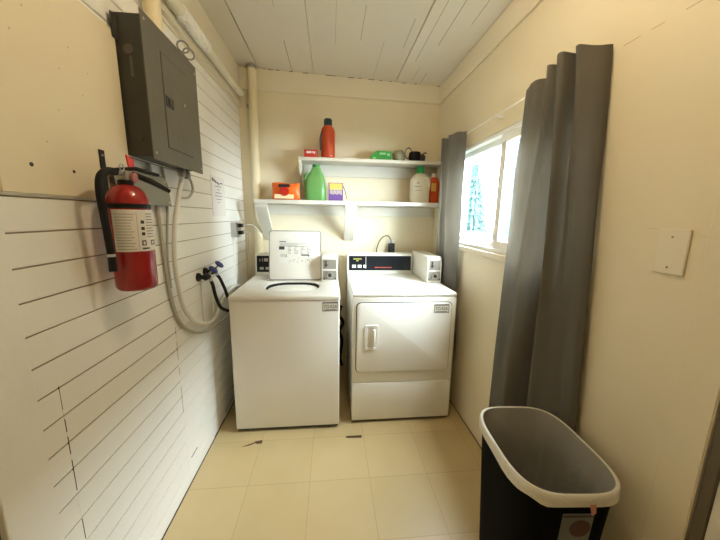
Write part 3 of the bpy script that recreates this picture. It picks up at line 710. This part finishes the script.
# plywood panel on the left wall
pw = MB().box((XL+.0005, .752, 1.437), (XL+.0115, 1.197, 1.992), .001)
ply = tag(pw.build('plywood_panel', M['wall'], None), 'cream painted board with two dark bolt holes on the left wall', 'board')
for y, r_ in ((.828, .0052), (.950, .0045)): MB().lathe([(r_, 0), (r_, .0008)], (XL+.0113, y, 1.506), 14, 'X').build('bolt_hole', M['ink'], ply)
n_ = MB()
for (y, z) in ((.83, 1.80), (.87, 1.87), (.95, 1.77), (1.02, 1.73), (.93, 1.66), (.88, 1.57), (.99, 1.84), (1.05, 1.8)): n_.lathe([(.0022, 0), (.0022, .0008)], (XL+.0113, y, z), 8, 'X')
n_.build('nail_head', mat('filled_nail', (.55, .46, .33, 1), .7), ply)
# wall strip between board and box
# ------------------------------------------------------------------ fire extinguisher
EX, EY = -.647, 1.045
EZ = 1.146
br = thing('extinguisher_bracket', 'steel wall bracket holding the red fire extinguisher', 'bracket', (XL, 1.1, 1.5))
bk = MB(); px_ = XL+.0122
bk.box((px_, 1.052, 1.44), (px_+.003, 1.074, 1.588), .001); bk.build('mounting_strap', M['black'], br)
pq = -.706
bk = MB(); bk.prism([(pq, 1.075, 1.535), (pq, 1.20, 1.548), (pq, 1.33, 1.552), (pq, 1.39, 1.542), (pq, 1.410, 1.52), (pq, 1.428, 1.424), (pq, 1.12, 1.430), (pq, 1.095, 1.455)], (.0025, 0, 0), .0008)
bk.box((px_, 1.085, 1.49), (pq, 1.11, 1.51), .001)
bk.build('back_plate', mat('dull_plate', (.24, .22, .18, 1), .4, .7), br)
for y, z in ((1.41, 1.440), (1.385, 1.525), (1.12, 1.525)): MB().lathe([(.006, 0), (.004, .003)], (pq+.0025, y, z), 10, 'X').build('screw', M['steel'], br)
for z in (1.455, 1.53, 1.572): MB().lathe([(.004, 0), (.003, .0015)], (px_+.003, 1.063, z), 10, 'X').build('bolt', M['steel'], br)
MB().box((px_+.003, 1.02, 1.375), (EX-.05, 1.07, 1.40), .002).build('bracket_arm', M['black'], br)
ex = thing('fire_extinguisher', 'red fire extinguisher with black hose hanging on the left wall', 'fire extinguisher', (EX, EY, 1.13))
R = .0585
MB().lathe([(.030, .0), (.052, .0), (.0565, .006), (R, .014), (R, .275), (.0565, .292), (.050, .310), (.038, .326), (.024, .334), (.018, .336)], (EX, EY, EZ), 48).build('cylinder', M['red'], ex, True, 60)
MB().lathe([(R+.0015, 0), (R+.0015, .014)], (EX, EY, EZ+.262), 48).build('band', M['black'], ex, True)
# label: part-cylinder plate facing the room
def cyl_patch(a0, a1, z0, z1, r, m, th=.0006, n=24):
    pts = []; t = bmesh.new()
    rows_ = [[t.verts.new((EX+r*math.cos(a0+(a1-a0)*k/n), EY+r*math.sin(a0+(a1-a0)*k/n), z)) for k in range(n+1)] for z in (z0, z1)]
    for k in range(n): t.faces.new((rows_[0][k], rows_[0][k+1], rows_[1][k+1], rows_[1][k]))
    m.merge(t); return m
D2 = math.radians
cyl_patch(D2(-106), D2(34), EZ+.128, EZ+.258, R+.0008, MB()).build('label', M['paper'], ex, True)
ik = MB(); ig = MB()
def pt(a, z, wa_, h, m=None): cyl_patch(D2(a+7), D2(a+wa_+7), EZ+z, EZ+z+h, R+.0014, m or ik, n=3)
for k, z in enumerate((.215, .195, .178)): pt(-40, z, 10, .010)
for a in (-42, -12, 4): pt(a, .146, 13, .016)
pt(-42, .134, 22, .005)
for k in range(3): pt(-38+0, .2+.02*k-.04, 6, .003)
for k in range(13): pt(-106, .135+.009*k, random.uniform(38, 52), .0018, ig)
for k in range(9): pt(-24, .172+.009*k, random.uniform(26, 44), .0028, ig)
pt(-50, .132, 1, .12, ig)
ik.build('label_print', M['ink'], ex); ig.build('label_lines', M['inkgrey'], ex)
wi = MB()
for a in (-38.5, -8.5, 7.5): cyl_patch(D2(a+7), D2(a+13), EZ+.149, EZ+.159, R+.002, wi, n=2)
wi.build('label_icon', M['paper'], ex)
VZ = EZ+.322
MB().lathe([(.018, 0), (.018, .012), (.022, .014), (.022, .03), (.014, .034), (.014, .055)], (EX, EY, VZ-.004), 20).build('valve', M['black'], ex, True)
MB().box((EX-.015, EY-.018, VZ+.026), (EX+.015, EY+.03, VZ+.056), .004).build('valve_body', M['greymet'], ex, True)
MB().lathe([(.0135, 0), (.0155, .006), (.0155, .014), (.012, .016)], (EX+.013, EY+.008, VZ+.036), 20, 'X').build('gauge', mat('gauge_face', (.5, .22, .2, 1), .25, .2), ex, True)
lv = MB(); lv.prism([(EX-.009, EY-.035, VZ+.062), (EX-.009, EY+.03, VZ+.070), (EX-.009, EY+.092, VZ+.058), (EX-.009, EY+.095, VZ+.066), (EX-.009, EY+.03, VZ+.082), (EX-.009, EY-.035, VZ+.070)], (.018, 0, 0), .002)
bmesh.ops.translate(lv.bm, vec=(0, 0, -.010), verts=lv.bm.verts); lv.rot(Rz(D2(-46)), (EX, EY, VZ)).build('lever', M['black'], ex, True)
lv = MB(); lv.prism([(EX-.009, EY+.02, VZ+.040), (EX-.009, EY+.07, VZ+.020), (EX-.009, EY+.120, VZ-.004), (EX-.009, EY+.124, VZ+.006), (EX-.009, EY+.07, VZ+.040), (EX-.009, EY+.02, VZ+.056)], (.018, 0, 0), .002)
lv.rot(Rz(D2(-46)), (EX, EY, VZ)).build('carry_handle', M['black'], ex, True)
MB().prism([(EX-.002, EY+.024, VZ+.060), (EX-.002, EY+.050, VZ+.060), (EX-.002, EY+.050, VZ+.098), (EX-.002, EY+.014, VZ+.108)], (.004, 0, 0), .001).build('red_tag', M['redtag'], ex)
MB().torus((EX+.012, EY-.03, VZ+.062), .010, .002, Ry(PI/2)).build('pull_pin', M['steel'], ex, True)
MB().tube([(EX, EY-.015, VZ+.045), (EX, EY-.042, VZ+.047)], .008, 12, 0).build('hose_fitting', M['steel'], ex, True)
hose = MB().tube([(EX, EY-.04, VZ+.047), (EX-.004, EY-.068, VZ+.046), (EX-.01, EY-.092, VZ+.026), (EX-.012, EY-.098, VZ-.02), (EX-.012, EY-.092, VZ-.10), (EX-.012, EY-.086, VZ-.19), (EX-.012, EY-.086, VZ-.25)], .0105, 14).build('hose', M['rubber'], ex, True)
MB().lathe([(.0115, 0), (.0115, .008)], (EX-.012, EY-.086, VZ-.205), 16).build('hose_clip', M['steel'], hose, True)

# ------------------------------------------------------------------ water valves and hoses
vz = 1.045
vv = thing('water_valve', 'black water valve with blue handle on the left wall, nearer the camera', 'valve', (XL, 1.70, vz), 'water valves')
def valve(root, y, z, x=-.69):
    MB().lathe([(.024, 0), (.022, .012), (.012, .014), (.012, x-XL)], (XL, y, z), 18, 'X').build('flange', M['black'], root, True)
    MB().lathe([(.012, -.012), (.018, -.004), (.018, .03), (.013, .04)], (x, y, z), 16, 'Y').build('valve_body', M['black'], root, True)
    MB().tube([(x+.004, y+.02, z+.008), (x+.028, y+.028, z+.034)], .006, 10, 0).build('stem', M['greymet'], root, True)
    k = MB(); c = Vector((x+.032, y+.030, z+.038)); 
    rotm = Ry(D2(42))
    k.torus(c, .0205, .007, rotm, 24, 8)
    for a in range(3): 
        d = rotm @ Vector((math.cos(a*PI/3), math.sin(a*PI/3), 0)); k.tube([c-d*.021, c+d*.021], .0055, 8, 0)
    k.build('handle', M['blue'], root, True)
    MB().tube([(x, y+.03, z), (x+.004, y+.045, z-.012), (x+.006, y+.055, z-.03)], .010, 12).build('outlet_coupling', M['steel'], root, True)
valve(vv, 1.690, vz+.005)
v2 = thing('water_valve', 'black water valve with blue handle on the left wall, nearer the washer', 'valve', (XL, 1.80, vz), 'water valves')
valve(v2, 1.785, vz+.020)
tag(MB().tube([(-.684, 1.745, 1.018), (-.680, 1.757, .985), (-.668, 1.755, .92), (-.655, 1.78, .85), (-.650, 1.87, .80), (-.648, 2.0, .75), (-.648, 2.2, .68), (-.648, 2.46, .62)], .0095, 12).build('water_hose', M['rubber'], None, True), 'black water hose from the nearer valve, dipping lowest', 'hose')
tag(MB().tube([(-.684, 1.842, 1.032), (-.680, 1.875, 1.0), (-.665, 1.90, .93), (-.655, 1.93, .86), (-.648, 2.03, .83), (-.648, 2.25, .80), (-.648, 2.46, .76)], .0095, 12).build('water_hose', M['rubber'], None, True), 'black water hose from the valve nearer the washer', 'hose')
for y, l_b in ((1.715, 'white painted water pipe below the nearer valve'), (1.86, 'white painted water pipe below the valve nearer the washer')):
    tag(MB().lathe([(.006, 0), (.006, .27)], (-.7262, y, .765), 12).build('water_pipe', M['siding'], None, True), l_b, 'pipe')

# ------------------------------------------------------------------ outlet box with two cords
obx = thing('outlet_box', 'small metal outlet box on the left wall near the back corner', 'outlet', (XL, 2.33, 1.28))
MB().box((XL+.001, 2.285, 1.232), (XL+.042, 2.385, 1.336), .003).build('box_body', M['steel'], obx)
MB().box((XL+.042, 2.280, 1.228), (XL+.046, 2.39, 1.34), .001).build('face_plate', M['steel'], obx)
for z, s in ((1.315, 0), (1.262, 1)):
    MB().box((XL+.046, 2.31, z-.014), (XL+.075, 2.36, z+.014), .004).build('plug', M['rubber'], obx)
(MB().tube([(-.66, 2.34, 1.315), (-.635, 2.40, 1.318), (-.62, 2.47, 1.312), (-.60, 2.53, 1.28), (-.555, 2.545, 1.235), (-.50, 2.54, 1.185), (-.45, 2.535, 1.12), (-.44, 2.53, 1.0)], .0045, 8).build('power_cord', M['cable'], wa, True))
tag(MB().tube([(-.66, 2.34, 1.262), (-.645, 2.40, 1.262), (-.655, 2.47, 1.25), (-.662, 2.50, 1.20), (-.665, 2.50, 1.10), (-.665, 2.50, .95), (-.66, 2.5, .7)], .0045, 8).build('electrical_cable', M['cable'], None, True), 'grey cord hanging straight down below the outlet box', 'cable')
struct(MB().box((XL+.0005, 2.32, .0), (XL+.008, 2.345, 1.23), .002).build('trim_9', M['siding']))

# notice paper
nt_ = thing('paper_notice', 'white paper notice taped to the left wall siding', 'notice', (XL, 2.08, 1.38))
MB().box((XL+.0025, 1.965, 1.382), (XL+.0045, 2.195, 1.632)).build('sheet', M['paper'], nt_)
q = MB(); rr = random.Random(3)
for k in range(5): q.box((XL+.0045, 1.98+.026*k, 1.598-.004*k), (XL+.0049, 1.999+.026*k, 1.618-.006*k))
q.box((XL+.0045, 2.11, 1.592), (XL+.0049, 2.165, 1.598)); q.build('notice_header', M['ink'], nt_)
q = MB()
for k, w_ in enumerate((.11, .05, .10, .12, .09, .03)): q.box((XL+.0045, 2.08-w_/2, 1.568-.02*k), (XL+.0049, 2.08+w_/2, 1.573-.02*k))
q.build('notice_text', M['inkgrey'], nt_)

# ------------------------------------------------------------------ wall plate
wp = thing('blank_wall_plate', 'cream blank switch plate on the right wall', 'wall plate', (XR, .72, 1.25))
MB().box((XR-.007, .681, 1.253), (XR-.0005, .759, 1.376), .003).build('plate', M['trim'], wp)
for z in (1.272, 1.354): MB().lathe([(.0028, 0), (.0028, .001)], (XR-.0082, .72, z), 10, 'X').build('screw', M['groove'], wp)

# ------------------------------------------------------------------ curtains
rod = tag(MB().tube([(.885, 1.03, 1.945), (.885, 2.42, 1.938)], .0035, 8, 0).build('curtain_rod', M['plasticw'], None, True), 'thin white curtain rod above the window', 'curtain rod')
for y in (1.035, 1.64, 2.38): MB().box((.888, y-.003, 1.925), (XR-.0005, y+.003, 1.943), .001).build('rod_hook', M['plasticw'], rod)
def resample(path, n):
    P = [Vector(p).to_3d() if len(p) == 3 else Vector((p[0], p[1], 0)) for p in path]
    Q = []
    for i in range(len(P)-1):
        p0 = P[max(i-1, 0)]; p1 = P[i]; p2 = P[i+1]; p3 = P[min(i+2, len(P)-1)]
        for k in range(12):
            t = k/12; Q.append(.5*((2*p1)+(-p0+p2)*t*.9+(2*p0-5*p1+4*p2-p3)*t*t*1+(-p0+3*p1-3*p2+p3)*t**3) if True else 0)
    Q.append(P[-1]); L = [0]
    for i in range(1, len(Q)): L.append(L[-1]+(Q[i]-Q[i-1]).length)
    out = []; j = 0
    for k in range(n+1):
        d = L[-1]*k/n
        while j < len(L)-2 and L[j+1] < d: j += 1
        f = (d-L[j])/max(L[j+1]-L[j], 1e-9); out.append(Q[j].lerp(Q[j+1], min(max(f, 0), 1)))
    return out
def curtain(name, label, top, bot, z1, z0, th=.0025, nu=150, nv=46, seed=1):
    A = resample(top, nu); B = resample(bot, nu); rnd = random.Random(seed)
    ph = [rnd.uniform(0, 6) for _ in range(6)]
    t = bmesh.new(); G = []
    for j in range(nv+1):
        v = j/nv; row = []
        for i in range(nu+1):
            u = i/nu; w = min(1, v/.78)**.8; p = A[i].lerp(B[i], w)
            n_ = .0035*math.sin(PI*min(1, v*2))*(math.sin(11*v+ph[0]+7*u)+.7*math.sin(23*v+ph[1]-16*u))
            zt = z1-(z1-z0)*v+(.004*math.sin(30*u+ph[2]) if j == 0 else 0)
            row.append(t.verts.new((min(p.x+n_, XR-.006), p.y+n_*.4, zt)))
        G.append(row)
    for j in range(nv):
        for i in range(nu): t.faces.new((G[j][i], G[j][i+1], G[j+1][i+1], G[j+1][i]))
    bmesh.ops.solidify(t, geom=list(t.faces), thickness=th)
    bmesh.ops.recalc_face_normals(t, faces=t.faces)
    m = MB(); m.merge(t); return tag(m.build(name, M['curtain'], None, True, 80), label, 'curtain')
curtain('window_curtain', 'long grey curtain hanging behind the black bin, near side of the window',
        [(.915, 1.000), (.865, 1.000), (.812, 1.012), (.808, 1.030), (.840, 1.045), (.850, 1.052), (.800, 1.055), (.784, 1.062), (.790, 1.09), (.838, 1.122), (.845, 1.13), (.812, 1.145), (.806, 1.16), (.85, 1.20), (.878, 1.235), (.876, 1.25), (.845, 1.27), (.838, 1.295), (.850, 1.33), (.868, 1.372)],
        [(.915, .925), (.902, .900), (.885, .915), (.882, .95), (.893, .975), (.880, 1.01), (.862, 1.045), (.842, 1.07), (.838, 1.085), (.868, 1.10), (.906, 1.115), (.912, 1.135), (.895, 1.15), (.840, 1.165), (.802, 1.18), (.795, 1.20), (.812, 1.24), (.832, 1.29), (.838, 1.34), (.862, 1.40)], 1.958, .32, seed=3)
curtain('window_curtain', 'grey curtain hanging beside the dryer at the far end of the window',
        [(.905, 2.40), (.87, 2.395), (.84, 2.33), (.808, 2.245), (.804, 2.225), (.82, 2.205), (.838, 2.17), (.838, 2.155), (.815, 2.13), (.812, 2.11), (.84, 2.05), (.884, 1.992)],
        [(.905, 2.42), (.88, 2.41), (.862, 2.35), (.850, 2.27), (.848, 2.24), (.862, 2.21), (.872, 2.18), (.866, 2.16), (.846, 2.12), (.845, 2.09), (.86, 2.03), (.885, 1.985)], 1.958, .32, seed=9, nu=110)

# ------------------------------------------------------------------ waste bin and liner
BR = D2(-4)
bcx, bcy, bw, bdp, bz = .702, .823, .312, .388, .650
def bring(w, d, z, r=0):
    out = []
    for k in range(48):
        a = 2*PI*k/48; c, q = math.cos(a), math.sin(a); e = 2/3.6
        x = w/2*math.copysign(abs(c)**e, c); y = d/2*math.copysign(abs(q)**e, q)
        out.append((bcx+x*math.cos(BR)-y*math.sin(BR), bcy+x*math.sin(BR)+y*math.cos(BR), z))
    return out
bn = thing('waste_bin', 'tall black rectangular waste bin in front of the near curtain', 'waste bin', (bcx, bcy, 0))
MB().loft([bring(.225, .300, 0), bring(.235, .31, .01), bring(bw-.012, bdp-.012, bz-.03), bring(bw, bdp, bz-.028), bring(bw, bdp, bz), bring(bw-.01, bdp-.01, bz), bring(bw-.018, bdp-.018, bz-.03), bring(.22, .295, .02)]).build('bin_body', M['binblack'], bn, True)
# sticker on the near face
def bin_face(u0, u1, z0, z1, off, m):
    # near side of the tapered bin
    pts = []
    for u, z in ((u0, z0), (u1, z0), (u1, z1), (u0, z1)):
        d = (.31+(bdp-.012-.31)*((z-.01)/(bz-.04)))/2
        x, y = u, -d-off
        pts.append((bcx+x*math.cos(BR)-y*math.sin(BR), bcy+x*math.sin(BR)+y*math.cos(BR), z))
    m.prism(pts, (0, -.0008, 0)); return m
bs_ = bin_face(-.045, .045, .47, .588, .0015, MB()).build('sticker', mat('bin_sticker', (.13, .135, .13, 1), .4), bn)
bin_face(-.043, .043, .576, .582, .0025, MB()).build('sticker_header', M['ink'], bn)
st = MB()
sr = [( -.0+.030*math.cos(a*PI/8), .535+.030*math.sin(a*PI/8)) for a in range(16)]
P3 = []
for u, z in sr:
    d = (.31+(bdp-.012-.31)*((z-.01)/(bz-.04)))/2+.0028
    P3.append((bcx+(u+.012)*math.cos(BR)+d*math.sin(BR), bcy+(u+.012)*math.sin(BR)-d*math.cos(BR), z))
st.prism(P3, (0, -.0006, 0)); st.build('sticker_picture', mat('maroon_print', (.06, .022, .02, 1), .5), bn)
# liner: film inside, folded over the rim
ln = thing('bin_liner', 'translucent white bag lining the black bin and folded over its rim', 'bin liner', (bcx, bcy, .1))
rnd = random.Random(5)
def jit(ring, a): return [(x+rnd.uniform(-a, a), y+rnd.uniform(-a, a), z+rnd.uniform(-a, a)) for x, y, z in ring]
ins = [bring(bw-.012, bdp-.012, bz+.003), jit(bring(bw-.045, bdp-.045, bz-.05), .005), jit(bring(bw-.06, bdp-.065, bz-.10), .008), jit(bring(bw-.075, bdp-.08, bz-.16), .010), jit(bring(bw-.09, bdp-.10, bz-.28), .008), jit(bring(bw-.13, bdp-.15, bz-.42), .008), jit(bring(.10, .16, .13), .006)]
MB().loft(ins, False, True).build('bag', M['liner'], ln, True, 180)
hem = [p for p in bring(bw+.009, bdp+.009, bz-.032)]
hem = [(x, y, z+.003*math.sin(k*.9)+rnd.uniform(-.002, .002)) for k, (x, y, z) in enumerate(hem)]
outs = [bring(bw-.012, bdp-.012, bz+.003), bring(bw-.004, bdp-.004, bz+.0055), bring(bw+.005, bdp+.005, bz+.003), bring(bw+.008, bdp+.008, bz-.010), hem]
MB().loft(outs, False, False).build('folded_edge', M['linerrim'], ln, True, 180)
tie = MB(); a_ = min(bring(bw+.018, bdp+.018, bz), key=lambda q: q[1])
tie.prism([(.695, a_[1]-.003, bz-.01), (.712, a_[1]-.003, bz-.01), (.716, a_[1]-.003, bz-.038), (.705, a_[1]-.003, bz-.045)], (0, -.002, 0))
tie.build('tie_knot', mat('pinkish_film', (.5, .22, .15, 1), .5), ln)

# ------------------------------------------------------------------ ceiling lamp (above the frame)
LX, LY = .22, .84
lz = zc(LX)
cl = thing('ceiling_lamp', 'warm round bulb lamp on the ceiling above the camera', 'lamp', (LX, LY, lz))
MB().lathe([(.035, -.07), (.045, -.06), (.06, -.02), (.065, -.001)], (LX, LY, lz), 28).build('lamp_base', M['plasticw'], cl, True)
MB().lathe([(.001, -.175), (.025, -.168), (.042, -.15), (.05, -.125), (.042, -.10), (.025, -.085), (.015, -.071)], (LX, LY, lz), 28).build('bulb', M['lampglow'], cl, True)

# ------------------------------------------------------------------ world, portal, camera
w = bpy.data.worlds.new('sky'); bpy.context.scene.world = w; w.use_nodes = True
nt = w.node_tree; bg = nt.nodes['Background']; bg.inputs['Color'].default_value = (.88, .95, 1, 1); bg.inputs['Strength'].default_value = 54
pl = bpy.data.lights.new('window_portal', 'AREA'); pl.shape = 'RECTANGLE'; pl.size = WZ1-WZ0; pl.size_y = WY1-WY0; pl.cycles.is_portal = True
po = bpy.data.objects.new('window_portal', pl); C.objects.link(po); po.location = (XR+.10, (WY0+WY1)/2, (WZ0+WZ1)/2); po.rotation_euler = (0, PI/2, 0)

S = bpy.context.scene
S.view_settings.view_transform = 'Standard'; S.view_settings.look = 'None'; S.view_settings.exposure = 0.72; S.view_settings.gamma = 1; S.view_settings.use_curve_mapping = False
S.cycles.use_denoising = True; S.cycles.max_bounces = 10; S.cycles.diffuse_bounces = 6; S.cycles.sample_clamp_indirect = 6; S.cycles.caustics_reflective = False; S.cycles.caustics_refractive = False
yaw, pit, rol, f, hcam = .0990, .1773, .0167, 297.8, 1.3943
fw = Vector((math.sin(yaw)*math.cos(pit), math.cos(yaw)*math.cos(pit), -math.sin(pit)))
r0 = Vector((math.cos(yaw), -math.sin(yaw), 0)); u0 = r0.cross(fw)
r1 = math.cos(rol)*r0+math.sin(rol)*u0; u1 = -math.sin(rol)*r0+math.cos(rol)*u0
cd = bpy.data.cameras.new('camera'); co = bpy.data.objects.new('camera', cd); C.objects.link(co)
cd.sensor_width = 36; cd.lens = f/720*36; cd.clip_start = .02; cd.clip_end = 200
mw = Matrix(((r1.x, u1.x, -fw.x, 0), (r1.y, u1.y, -fw.y, 0), (r1.z, u1.z, -fw.z, hcam), (0, 0, 0, 1)))
co.matrix_world = mw
S.camera = co
